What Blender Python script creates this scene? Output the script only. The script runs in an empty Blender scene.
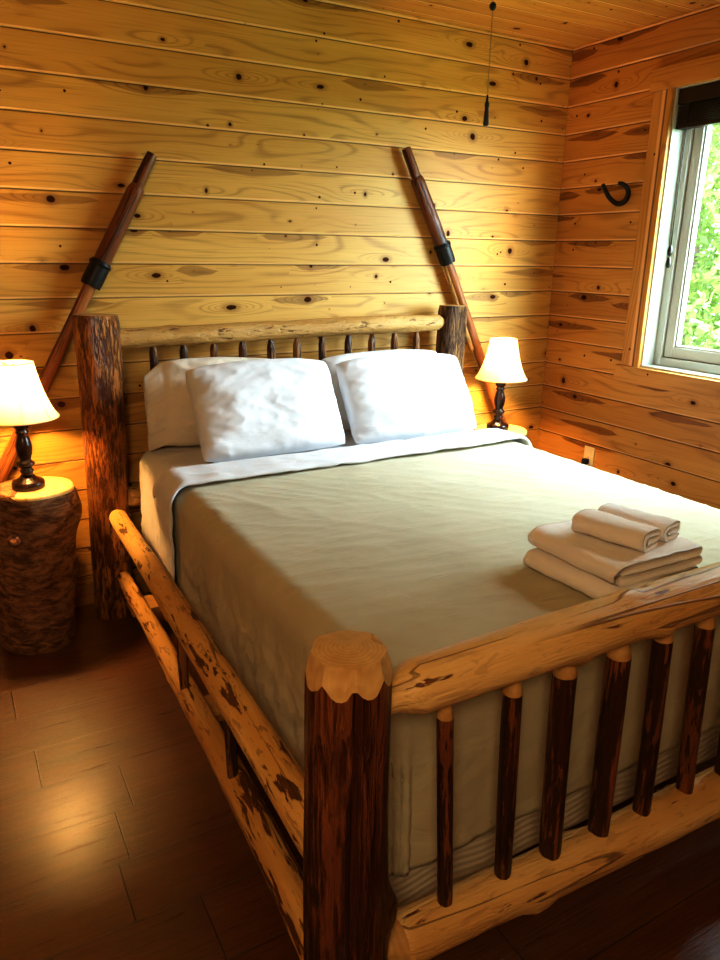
import bpy, bmesh, math, random
from mathutils import Vector, Matrix, noise
R = math.radians
PI = math.pi
random.seed(7)
scene = bpy.context.scene
col = scene.collection

# ------------------------------------------------------------------ node expression helper
class X:
    """tiny expression wrapper round a node socket"""
    def __init__(s, nt, sock): s.nt, s.sock = nt, sock
    def _m(s, op, *a):
        n = s.nt.nodes.new('ShaderNodeMath'); n.operation = op
        for i, v in enumerate((s,) + a):
            if isinstance(v, X): s.nt.links.new(v.sock, n.inputs[i])
            else: n.inputs[i].default_value = v
        return X(s.nt, n.outputs[0])
    def __add__(s, o): return s._m('ADD', o)
    __radd__ = __add__
    def __sub__(s, o): return s._m('SUBTRACT', o)
    def __rsub__(s, o): return (s * -1.0) + o
    def __mul__(s, o): return s._m('MULTIPLY', o)
    __rmul__ = __mul__
    def __truediv__(s, o): return s._m('DIVIDE', o)
    def floor(s): return s._m('FLOOR')
    def fract(s): return s._m('FRACT')
    def sqrt(s): return s._m('SQRT')
    def sin(s): return s._m('SINE')
    def exp(s): return s._m('EXPONENT')
    def abs(s): return s._m('ABSOLUTE')
    def pow(s, o): return s._m('POWER', o)
    def max(s, o): return s._m('MAXIMUM', o)
    def min(s, o): return s._m('MINIMUM', o)
    def gt(s, o): return s._m('GREATER_THAN', o)
    def step(s, a, b):          # smoothstep a -> b (a may be larger than b)
        n = s.nt.nodes.new('ShaderNodeMapRange'); n.interpolation_type = 'SMOOTHSTEP'
        s.nt.links.new(s.sock, n.inputs[0])
        lo, hi = (a, b)
        for i, v in ((1, lo), (2, hi)):
            if isinstance(v, X): s.nt.links.new(v.sock, n.inputs[i])
            else: n.inputs[i].default_value = v
        return X(s.nt, n.outputs[0])

class Mat:
    def __init__(s, name):
        s.m = bpy.data.materials.new(name); s.m.use_nodes = True
        s.nt = s.m.node_tree; s.nt.nodes.clear()
        s.out = s.nt.nodes.new('ShaderNodeOutputMaterial')
        s.b = s.nt.nodes.new('ShaderNodeBsdfPrincipled')
        s.nt.links.new(s.b.outputs[0], s.out.inputs[0])
    def put(s, v, inp):
        if isinstance(v, X): s.nt.links.new(v.sock, inp)
        elif isinstance(v, (tuple, list)): inp.default_value = (*v, 1.0) if len(v) == 3 and len(inp.default_value) == 4 else v
        else: inp.default_value = v
    def set(s, **kw):
        names = dict(color='Base Color', rough='Roughness', spec='Specular IOR Level', metal='Metallic', sheen='Sheen Weight',
                     trans='Transmission Weight', emit='Emission Color', power='Emission Strength', sss='Subsurface Weight', coat='Coat Weight')
        for k, v in kw.items(): s.put(v, s.b.inputs[names[k]])
        return s
    def coords(s, attr=None):
        if attr:
            n = s.nt.nodes.new('ShaderNodeAttribute'); n.attribute_name = attr; return X(s.nt, n.outputs['Vector'])
        n = s.nt.nodes.new('ShaderNodeTexCoord'); return X(s.nt, n.outputs['Object'])
    def sep(s, v):
        n = s.nt.nodes.new('ShaderNodeSeparateXYZ'); s.nt.links.new(v.sock, n.inputs[0])
        return [X(s.nt, o) for o in n.outputs]
    def vec(s, x, y, z=0.0):
        n = s.nt.nodes.new('ShaderNodeCombineXYZ')
        for v, i in ((x, 0), (y, 1), (z, 2)): s.put(v, n.inputs[i])
        return X(s.nt, n.outputs[0])
    def noise(s, v, scale=1.0, detail=3.0, rough=.5, dist=0.0, dim='3D'):
        n = s.nt.nodes.new('ShaderNodeTexNoise'); n.noise_dimensions = dim
        s.nt.links.new(v.sock, n.inputs['Vector']); n.inputs['Scale'].default_value = scale
        n.inputs['Detail'].default_value = detail; n.inputs['Roughness'].default_value = rough; n.inputs['Distortion'].default_value = dist
        return X(s.nt, n.outputs[0])
    def white(s, v):
        n = s.nt.nodes.new('ShaderNodeTexWhiteNoise'); n.noise_dimensions = '1D'; s.nt.links.new(v.sock, n.inputs['W'])
        return X(s.nt, n.outputs['Value'])
    def voro(s, v, scale=1.0, dim='2D', rnd=1.0, feature='F1'):
        n = s.nt.nodes.new('ShaderNodeTexVoronoi'); n.voronoi_dimensions = dim; n.feature = feature
        s.nt.links.new(v.sock, n.inputs['Vector']); n.inputs['Scale'].default_value = scale; n.inputs['Randomness'].default_value = rnd
        return X(s.nt, n.outputs['Distance']), X(s.nt, n.outputs['Color']) if feature == 'F1' else None, X(s.nt, n.outputs['Position']) if feature == 'F1' else None
    def mix(s, f, a, b, mode='MIX'):
        n = s.nt.nodes.new('ShaderNodeMix'); n.data_type = 'RGBA'; n.blend_type = mode
        s.put(f, n.inputs[0]); s.put(a, n.inputs[6]); s.put(b, n.inputs[7])
        return X(s.nt, n.outputs[2])
    def bump(s, h, strength=.3, dist=.01):
        n = s.nt.nodes.new('ShaderNodeBump'); n.inputs['Strength'].default_value = strength; n.inputs['Distance'].default_value = dist
        s.nt.links.new(h.sock, n.inputs['Height']); s.nt.links.new(n.outputs[0], s.b.inputs['Normal']); return s

def plain(name, c, rough=.5, **kw):
    return Mat(name).set(color=c, rough=rough, **kw).m

# ------------------------------------------------------------------ materials
def plank_wood(name, au, av, h, off, pale, mid, dark, knotc, seed=0.0, amt=1.0, streak=.55, skey=.70):
    M = Mat(name); c = M.sep(M.coords()); u, v = c[au], c[av]
    r = (v + off) / h; k = r.floor(); f = r.fract()
    rnd = M.white(k + seed); rnd2 = M.white(k + (seed + 31.7))
    uu = u + rnd * 23.0
    su = 2.7
    vx = uu * su; vy = f * .92 + k * 10.0 + .04
    _, vc, vp = M.voro(M.vec(vx, vy), 1.0, '2D', .95)
    px, py, _z = M.sep(vp); cr, cg, cb = M.sep(vc)
    du = (vx - px) * (1.0 / su); dv = (vy - py) * (h / .92)
    dn = M.noise(M.vec(uu * 45.0, v * 45.0), 1.0, 2.0) - .5
    asp = cb * .9 + .35
    d = (du * du * asp + dv * dv / (asp + .15)).sqrt() + dn * .008
    size = cr.step(.25, 1.0) * .0145 + .002
    # second family: small pin knots
    _, vc2, vp2 = M.voro(M.vec(vx * 2.1 + 7.7, vy + .5), 1.0, '2D', 1.0)
    px2, py2, _z = M.sep(vp2); c2r, c2g, c2b = M.sep(vc2)
    du2 = (vx * 2.1 + 7.7 - px2) * (1.0 / su / 2.1); dv2 = (vy + .5 - py2) * (h / .92)
    d2 = (du2 * du2 * .7 + dv2 * dv2 * .8).sqrt() + dn * .004
    size2 = c2r.step(.45, 1.0) * .0065
    core = d.step(size, size * .7).max(d2.step(size2, size2 * .55))
    halo = d.step(size * 2.2 + .004, size)
    # flame grain: contours of a stretched field, pushed up into rings round every knot
    ga = (du * .20); blob = ((ga * ga + dv * dv) * -1800.0).exp() * (size * 60.0)
    field = M.noise(M.vec(uu * 1.0, v * 6.5 + k * 3.1, k * 1.7), 1.0, 1.2, .45) * 2.0 + blob + v * (rnd2 * 9.0 + 2.0)
    ph = (field * 30.0).sin() * .5 + .5
    lines = ph.pow(5.0) * M.noise(M.vec(uu * 2.0, v * 14.0, k + 9.0), 1.0, 2.0).step(.34, .58)
    fine = M.noise(M.vec(uu * 3.5, v * 210.0, k), 1.0, 3.0, .6)
    # brown heartwood streaks running out of some knots
    wob = M.noise(M.vec(uu * 4.0, k * 3.0, v * 6.0), 1.0, 2.0, .5)
    ed, _, _ = M.voro(M.vec(vx, vy), 1.0, '2D', .95, 'DISTANCE_TO_EDGE')
    aw = ((du.abs() * -4.2).exp() * .030 + (wob - .5) * .022 - .005) * ed.step(.0, .16)
    aw = aw.max(.0001)
    lens = dv.abs().step(aw * 1.15, aw * .75) * cg.step(skey, skey + .05)
    cloud = M.noise(M.vec(uu * 1.5, v * 11.0, k * 5.3), 1.0, 3.0)
    base = M.mix(cloud.step(.3, .75) * .8, pale, mid)
    base = M.mix(rnd.step(.35, 1.0) * .6, base, mid)
    base = M.mix(rnd2.step(.70, 1.0) * .40, base, dark)
    base = M.mix(lines * .40 * amt + fine.step(.48, .75) * .30, base, dark)
    base = M.mix(lens * streak, base, M.mix(lines * .5 + fine * .4, dark, knotc))
    base = M.mix(halo * .45, base, dark)
    base = M.mix(core * .97, base, knotc)
    base = M.mix(f.step(.075, .055) * .75, base, tuple(min(1, c_ * 1.1 + .16) for c_ in pale))  # light on each board's down-facing chamfer, painted as a pale band
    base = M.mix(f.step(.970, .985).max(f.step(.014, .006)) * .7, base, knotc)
    M.set(color=base, rough=fine * .15 + .36, spec=core * -.3 + .32)
    M.bump(fine * .3 - core * 1.2 - lines * .25, .3, .002)
    return M.m

def log_wood(name, wood, wood2, bark, bark_amt, rough=.5, knot=(.05, .015, .006), fleck=.6, bumps=.5, zs=3.0, fq=24.0, soft=.0):
    """peeled log: fibres along z of the 'lc' attribute, patches of inner bark left on"""
    M = Mat(name); x, y, z = M.sep(M.coords('lc'))
    p = M.noise(M.vec(x * fq, y * fq, z * zs), 1.0, 4.0, .62, .5)
    p2 = M.noise(M.vec(x * fq * 2.6, y * fq * 2.6, z * zs * 3.0), 1.0, 3.0, .62, .7)
    fib = M.noise(M.vec(x * 190.0, y * 190.0, z * 9.0), 1.0, 3.0, .6)
    big = M.noise(M.vec(x * 9.0, y * 9.0, z * 2.2), 1.0, 2.0)
    cr = M.noise(M.vec(x * 11.0, y * 11.0, z * .3), 1.0, 2.0, .5, .3)
    crack = (cr - .5).abs().step(.010, .003) * big.step(.42, .52)
    t = 1.0 - bark_amt
    lo = .28 + .44 * t
    patch = (p * .66 + p2 * .34).step(lo - .012 - soft, lo + .02 + soft)
    vd, vc, _ = M.voro(M.vec(x * 9.0, y * 9.0, z * 5.0), 1.0, '3D', 1.0)
    kn = (vd + (p2 - .5) * .12).step(.15, .08) * M.sep(vc)[0].step(.5, .55)
    ring = (vd + (p2 - .5) * .12).step(.34, .18) * M.sep(vc)[0].step(.5, .55)
    base = M.mix(big.step(.3, .7), wood, wood2)
    base = M.mix(fib.step(.45, .75) * .40, base, wood2)
    base = M.mix(ring * .45, base, tuple(min(1, c * 1.3) for c in wood))
    fl = p2.step(.57 - soft * .6, .63 + soft) * fleck
    base = M.mix(fl, base, bark)
    bk = M.mix(fib.step(.35, .7) * .6, bark, tuple(c * .35 for c in bark))
    base = M.mix(patch * .94, base, bk)
    base = M.mix(crack * .6, base, tuple(c * .4 for c in bark))
    base = M.mix(kn * .9, base, knot)
    M.set(color=base, rough=rough, spec=.45)
    M.bump(patch * 1.0 + fib * .4 + p2 * 1.0 + big * 2.0 - kn - crack * 1.5, bumps, .008)
    return M.m

def cut_wood(name, a, b, rings=True):
    M = Mat(name); x, y, z = M.sep(M.coords('lc'))
    n = M.noise(M.vec(x * 25.0, y * 25.0, z * 25.0), 1.0, 4.0, .65)
    rad = (x * x + y * y).sqrt() + n * .012
    ring = (rad * 900.0).sin() * .5 + .5
    ck = M.noise(M.vec(x * 7.0, y * 7.0, 3.3), 1.0, 2.0)
    base = M.mix(n.step(.35, .7) * .6 + ring * .35, a, b)
    base = M.mix((ck - .5).abs().step(.012, .0) * .35, base, tuple(c * .3 for c in b))
    M.set(color=base, rough=.6, spec=.3); M.bump(n, .2, .003)
    return M.m

def bark_mat(name):
    M = Mat(name); x, y, z = M.sep(M.coords('lc'))
    a = M.noise(M.vec(x * 16.0, y * 16.0, z * 46.0), 1.0, 5.0, .7, .6)
    b = M.noise(M.vec(x * 10.0, y * 10.0, z * 10.0), 1.0, 3.0)
    f = M.noise(M.vec(x * 90.0, y * 90.0, z * 130.0), 1.0, 3.0, .6)
    base = M.mix(a.step(.35, .68), (.10, .040, .016), (.42, .21, .085))
    base = M.mix(b.step(.52, .7) * .45, base, (.36, .24, .13))
    base = M.mix(f.step(.66, .74) * .75, base, (.42, .34, .22))
    base = M.mix(a.step(.36, .30) * .9, base, (.025, .011, .005))
    M.set(color=base, rough=.72, spec=.3); M.bump(a * 1.2 + f * .4, .9, .010)
    return M.m

def cloth(name, c, c2=None, rough=.9, weave=900.0, amt=.08, sheen=.15, wr=None):
    M = Mat(name); co = M.coords(); x, y, z = M.sep(co)
    w = M.noise(M.vec(x * weave, y * weave, z * weave), 1.0, 1.0)
    big = M.noise(M.vec(x * 4.0, y * 4.0, z * 4.0), 1.0, 3.0)
    base = M.mix(big.step(.3, .7), c, c2 or tuple(v * .93 for v in c))
    M.set(color=base, rough=rough, spec=.2, sheen=sheen)
    hgt = w * amt
    if wr:
        a = M.noise(M.vec(x * wr[0], y * wr[1], z * wr[2]), 1.0, 4.0, .6, .8)
        rdg = 1.0 - (a - .5).abs() * 4.0
        hgt = hgt + rdg * wr[3]
        M.bump(hgt, .5, .008)
    else: M.bump(hgt, .3, .004)
    return M.m

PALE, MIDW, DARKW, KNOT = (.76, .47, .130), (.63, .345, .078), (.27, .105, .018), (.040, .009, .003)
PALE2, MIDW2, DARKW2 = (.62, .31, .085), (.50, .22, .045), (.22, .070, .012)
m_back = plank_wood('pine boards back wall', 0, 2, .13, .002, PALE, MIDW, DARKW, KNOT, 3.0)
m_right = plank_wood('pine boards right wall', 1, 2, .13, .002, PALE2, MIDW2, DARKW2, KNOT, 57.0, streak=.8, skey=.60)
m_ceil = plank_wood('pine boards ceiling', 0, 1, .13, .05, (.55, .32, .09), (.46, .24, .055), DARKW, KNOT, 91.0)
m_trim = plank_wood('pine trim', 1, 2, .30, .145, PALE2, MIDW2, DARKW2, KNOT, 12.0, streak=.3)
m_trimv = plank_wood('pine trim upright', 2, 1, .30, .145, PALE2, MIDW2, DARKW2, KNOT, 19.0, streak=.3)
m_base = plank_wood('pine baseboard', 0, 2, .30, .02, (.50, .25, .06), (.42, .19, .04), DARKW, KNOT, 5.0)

def floor_mat():
    M = Mat('dark laminate floor'); x, y, z = M.sep(M.coords())
    h = .19; r = y / h; k = r.floor(); f = r.fract(); rnd = M.white(k + 4.0)
    xs = (x + rnd * 5.0) / 1.25; kx = xs.floor(); fx = xs.fract(); r2 = M.white(k * 17.0 + kx + .5)
    g = M.noise(M.vec(x * 3.0 + r2 * 40.0, y * 55.0, k), 1.0, 5.0, .65, .4)
    g2 = M.noise(M.vec(x * 1.4 + r2 * 9.0, y * 11.0, k), 1.0, 3.0, .5, .3)
    base = M.mix(g.step(.3, .72), (.095, .024, .0065), (.145, .046, .012))
    base = M.mix(g2.step(.4, .7) * .5, base, (.060, .018, .006))
    base = M.mix(r2 * .35, base, (.20, .085, .028))
    seam = f.step(.012, .0).max(f.step(.988, 1.0)).max(fx.step(.002, .0)).max(fx.step(.998, 1.0))
    base = M.mix(seam * .85, base, (.012, .004, .002))
    M.set(color=base, rough=g * .10 + .24, spec=1.0, coat=.7)
    M.b.inputs['Coat Roughness'].default_value = .30
    st = M.noise(M.vec(x * 5.0, y * 120.0, k), 1.0, 3.0, .6)
    M.bump(g * 1.0 + st * .8 - seam * 1.5, .7, .005)
    return M.m
m_floor = floor_mat()

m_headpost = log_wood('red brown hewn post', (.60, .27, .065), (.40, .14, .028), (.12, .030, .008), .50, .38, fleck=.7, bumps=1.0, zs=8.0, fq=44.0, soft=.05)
m_darkpost = log_wood('brown hewn post in shade', (.38, .20, .07), (.27, .12, .04), (.075, .027, .010), .55, .5, fleck=.75, bumps=1.0, zs=7.0, fq=44.0, soft=.05)  # darker copy of the head post wood, shade put into the colour
m_footpost = log_wood('dark bark post', (.26, .085, .025), (.15, .043, .012), (.070, .017, .006), .50, .32, fleck=.55, bumps=.7, zs=2.6, fq=30.0, soft=.04)
m_peeled = log_wood('peeled tan log', (.80, .55, .24), (.66, .39, .13), (.17, .05, .014), .24, .42, fleck=.22, bumps=.55, zs=4.0)
m_patchy = log_wood('peeled log with bark scraps', (.84, .55, .20), (.70, .38, .10), (.12, .030, .008), .34, .38, fleck=.40, bumps=.65, zs=6.0, fq=28.0)
m_scrappy = log_wood('peeled log with much bark left', (.80, .50, .17), (.64, .33, .085), (.15, .040, .010), .40, .38, fleck=.45, bumps=.7, zs=3.5, fq=26.0)
m_headrail = log_wood('pale peeled rail', (.62, .38, .13), (.48, .26, .07), (.22, .09, .028), .28, .5, fleck=.35, bumps=.9, zs=9.0, fq=30.0)
m_spindle = log_wood('dark bark spindle', (.30, .10, .026), (.17, .050, .014), (.055, .014, .006), .56, .40, fleck=.6, bumps=.7, zs=4.0, fq=40.0)
m_hspindle = log_wood('brown head spindle', (.36, .16, .045), (.20, .075, .02), (.06, .02, .008), .52, .42, fleck=.5, bumps=.6, zs=5.0, fq=40.0)
m_pole = log_wood('brown stained pole', (.24, .075, .020), (.15, .042, .012), (.06, .016, .006), .45, .30, fleck=.4, bumps=.4, zs=2.0, fq=40.0)
m_polelow = log_wood('red brown pole butt', (.40, .15, .038), (.28, .09, .022), (.12, .035, .010), .35, .35, fleck=.4, bumps=.35, zs=2.0, fq=40.0)
m_tenon = cut_wood('pale whittled tenon', (.60, .36, .13), (.46, .24, .07))
m_cut = cut_wood('pale cut end grain', (.66, .43, .18), (.50, .28, .09))
m_stumptop = cut_wood('sanded stump top', (.74, .53, .22), (.62, .40, .13))
m_bark = bark_mat('rough stump bark')
m_band = plain('black iron band', (.012, .010, .010), .45, metal=.3)
m_iron = plain('dark iron', (.014, .009, .008), .5, metal=.5)
m_white_sheet = cloth('white cotton sheet', (.70, .70, .72), (.66, .66, .69), wr=(9, 14, 9, .35))
m_pillow = cloth('white pillowcase', (.72, .73, .76), (.68, .69, .72), wr=(5, 5, 9, .22))
m_pillow2 = cloth('off white pillowcase', (.74, .67, .57), (.68, .61, .50), wr=(7, 5, 5, .3))
m_spread = cloth('taupe brushed bedspread', (.555, .505, .365), (.50, .45, .315), wr=(3.0, 16, 10, .45), sheen=.1)
m_mattress = cloth('cream mattress ticking', (.66, .60, .50))
m_towel = cloth('white terry towel', (.88, .83, .80), (.84, .78, .74), weave=300.0, amt=2.2, sheen=.3)
m_black = plain('black plastic', (.012, .012, .013), .35)
m_blind = plain('dark stained blind slat', (.020, .009, .006), .35)
m_vinyl = plain('white vinyl', (.55, .57, .51), .35)
m_gasket = plain('grey gasket', (.10, .10, .095), .6)
m_ivory = plain('ivory plastic', (.66, .56, .36), .4)
m_chain = plain('dull brass chain', (.35, .26, .12), .35, metal=.9)
m_bulb = Mat('warm bulb').set(color=(1, .85, .6), emit=(1, .68, .30), power=12.0).m

def lampwood():
    M = Mat('dark turned wood'); x, y, z = M.sep(M.coords())
    n = M.noise(M.vec(x * 40.0, y * 40.0, z * 12.0), 1.0, 3.0)
    M.set(color=M.mix(n, (.010, .004, .003), (.040, .012, .006)), rough=.22, spec=.6); return M.m
m_lamp = lampwood()

def boxspring():
    M = Mat('quilted box spring cover'); x, y, z = M.sep(M.coords())
    w = (z * 330.0 + (x * 26.0 + y * 26.0).sin() * 2.4).sin() * .5 + .5
    n = M.noise(M.vec(x * 500.0, y * 500.0, z * 500.0), 1.0, 1.0)
    M.set(color=M.mix(w.pow(2.0) * .45, (.66, .59, .45), (.54, .47, .34)), rough=.85, spec=.2); M.bump(n * .2 - w, .35, .004); return M.m
m_box = boxspring()

def shade_mat():
    M = Mat('cream lamp shade'); nt = M.nt; x, y, z = M.sep(M.coords())
    w = M.noise(M.vec(x * 300.0, y * 300.0, z * 60.0), 1.0, 2.0)
    c = M.mix(w, (.86, .78, .60), (.80, .70, .50))
    M.set(color=c, rough=.9, spec=.1)
    t = nt.nodes.new('ShaderNodeBsdfTranslucent'); M.put(M.mix(w, (.95, .80, .50), (.88, .70, .40)), t.inputs[0])
    mx = nt.nodes.new('ShaderNodeMixShader'); mx.inputs[0].default_value = .42
    nt.links.new(M.b.outputs[0], mx.inputs[1]); nt.links.new(t.outputs[0], mx.inputs[2]); nt.links.new(mx.outputs[0], M.out.inputs[0])
    return M.m
m_shade = shade_mat()
m_seam = plain('cream shade trim', (.70, .56, .34), .8)

def glass_mat():
    M = Mat('window glass'); nt = M.nt
    tr = nt.nodes.new('ShaderNodeBsdfTransparent'); gl = nt.nodes.new('ShaderNodeBsdfGlossy'); gl.inputs['Roughness'].default_value = .02
    fr = nt.nodes.new('ShaderNodeFresnel'); fr.inputs[0].default_value = 1.3
    tr.inputs[0].default_value = (.94, .97, .96, 1)
    mx = nt.nodes.new('ShaderNodeMixShader'); nt.links.new(fr.outputs[0], mx.inputs[0])
    nt.links.new(tr.outputs[0], mx.inputs[1]); nt.links.new(gl.outputs[0], mx.inputs[2]); nt.links.new(mx.outputs[0], M.out.inputs[0])
    return M.m
m_glass = glass_mat()

def leaf_mat(name, a, b):
    M = Mat(name); nt = M.nt; x, y, z = M.sep(M.coords())
    n = M.noise(M.vec(x * 2.2, y * 2.2, z * 2.2), 1.0, 4.0)
    c = M.mix(n.step(.35, .65), a, b); M.set(color=c, rough=.5)
    t = nt.nodes.new('ShaderNodeBsdfTranslucent'); M.put(c, t.inputs[0])
    mx = nt.nodes.new('ShaderNodeMixShader'); mx.inputs[0].default_value = .5
    nt.links.new(M.b.outputs[0], mx.inputs[1]); nt.links.new(t.outputs[0], mx.inputs[2]); nt.links.new(mx.outputs[0], M.out.inputs[0])
    return M.m
m_leaf = leaf_mat('fresh green leaves', (.075, .115, .018), (.17, .21, .055))
m_grass = leaf_mat('meadow grass', (.06, .12, .02), (.11, .16, .04))

# ------------------------------------------------------------------ object helpers
def tag(o, label=None, cat=None, group=None, kind=None):
    if label: o['label'] = label
    if cat: o['category'] = cat
    if group: o['group'] = group
    if kind: o['kind'] = kind
    return o

def thing(name, label, cat, loc=(0, 0, 0), group=None):
    o = bpy.data.objects.new(name, None); col.objects.link(o); o.location = loc; o.empty_display_size = .1
    return tag(o, label, cat, group)

class MB:
    """collects geometry, links it as ONE mesh object"""
    def __init__(s): s.v, s.f, s.lc, s.mi, s.sm = [], [], [], [], []
    def add(s, verts, faces, lc=None, mi=0, smooth=True):
        b = len(s.v); s.v += [tuple(p) for p in verts]
        s.lc += [tuple(p) for p in (lc if lc else verts)]
        s.f += [tuple(i + b for i in f) for f in faces]; s.mi += [mi] * len(faces); s.sm += [smooth] * len(faces)
        return s
    def box(s, a, b, bev=0.0, mi=0, smooth=False):
        (x0, y0, z0), (x1, y1, z1) = a, b
        x0, x1 = min(x0, x1), max(x0, x1); y0, y1 = min(y0, y1), max(y0, y1); z0, z1 = min(z0, z1), max(z0, z1)
        bm = bmesh.new(); bmesh.ops.create_cube(bm, size=1.0)
        for v in bm.verts: v.co = Vector(((x0 + x1) / 2 + v.co.x * (x1 - x0), (y0 + y1) / 2 + v.co.y * (y1 - y0), (z0 + z1) / 2 + v.co.z * (z1 - z0)))
        if bev: bmesh.ops.bevel(bm, geom=bm.edges[:], offset=bev, segments=2, profile=.6, affect='EDGES')
        bm.verts.index_update(); s.add([v.co[:] for v in bm.verts], [[v.index for v in f.verts] for f in bm.faces], mi=mi, smooth=smooth); bm.free(); return s
    def tube(s, pts, rad, n=12, cap=True, mi=0):
        pts = [Vector(p) for p in pts]; rs = rad if isinstance(rad, (list, tuple)) else [rad] * len(pts)
        V, L, F = [], [], []; up = None; acc = 0
        for i, p in enumerate(pts):
            t = (pts[min(i + 1, len(pts) - 1)] - pts[max(i - 1, 0)]).normalized()
            if up is None: up = t.orthogonal().normalized()
            up = (up - t * up.dot(t)).normalized(); sd = t.cross(up)
            if i: acc += (p - pts[i - 1]).length
            for k in range(n):
                a = 2 * PI * k / n; o = (up * math.cos(a) + sd * math.sin(a)) * rs[i]
                V.append(p + o); L.append((math.cos(a) * rs[i], math.sin(a) * rs[i], acc))
        for i in range(len(pts) - 1):
            for k in range(n): F.append((i * n + k, i * n + (k + 1) % n, (i + 1) * n + (k + 1) % n, (i + 1) * n + k))
        if cap: F.append(tuple(range(n - 1, -1, -1))); F.append(tuple((len(pts) - 1) * n + k for k in range(n)))
        return s.add(V, F, L, mi)
    def lathe(s, prof, c=(0, 0, 0), n=32, mi=0, cap=True, lobes=0, lamp=0.0):
        V, F = [], []
        for (r, z) in prof:
            for k in range(n):
                a = 2 * PI * k / n; rr = r * (1 - lamp * abs(math.sin(lobes * a / 2)) if lobes else 1)
                V.append((c[0] + rr * math.cos(a), c[1] + rr * math.sin(a), c[2] + z))
        for i in range(len(prof) - 1):
            for k in range(n): F.append((i * n + k, i * n + (k + 1) % n, (i + 1) * n + (k + 1) % n, (i + 1) * n + k))
        if cap: F.append(tuple(range(n - 1, -1, -1))); F.append(tuple((len(prof) - 1) * n + k for k in range(n)))
        return s.add(V, F, mi=mi)
    def build(s, name, mats, parent=None, origin=None):
        mats = mats if isinstance(mats, (list, tuple)) else [mats]
        o0 = Vector(origin) if origin is not None else (parent_loc(parent) if parent else Vector((0, 0, 0)))
        base = parent_loc(parent) if parent else Vector((0, 0, 0))
        me = bpy.data.meshes.new(name); me.from_pydata([tuple(Vector(p) - o0) for p in s.v], [], s.f)
        for m in mats: me.materials.append(m)
        me.polygons.foreach_set('material_index', s.mi); me.polygons.foreach_set('use_smooth', s.sm)
        at = me.attributes.new('lc', 'FLOAT_VECTOR', 'POINT'); at.data.foreach_set('vector', [c for p in s.lc for c in p])
        me.update()
        o = bpy.data.objects.new(name, me); col.objects.link(o); o.location = o0 - base
        if parent: o.parent = parent
        return o

def parent_loc(o):
    l = Vector((0, 0, 0))
    while o is not None: l = l + Vector(o.location); o = o.parent
    return l

def nz(x, y, z): return noise.noise(Vector((x, y, z)))

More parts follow.
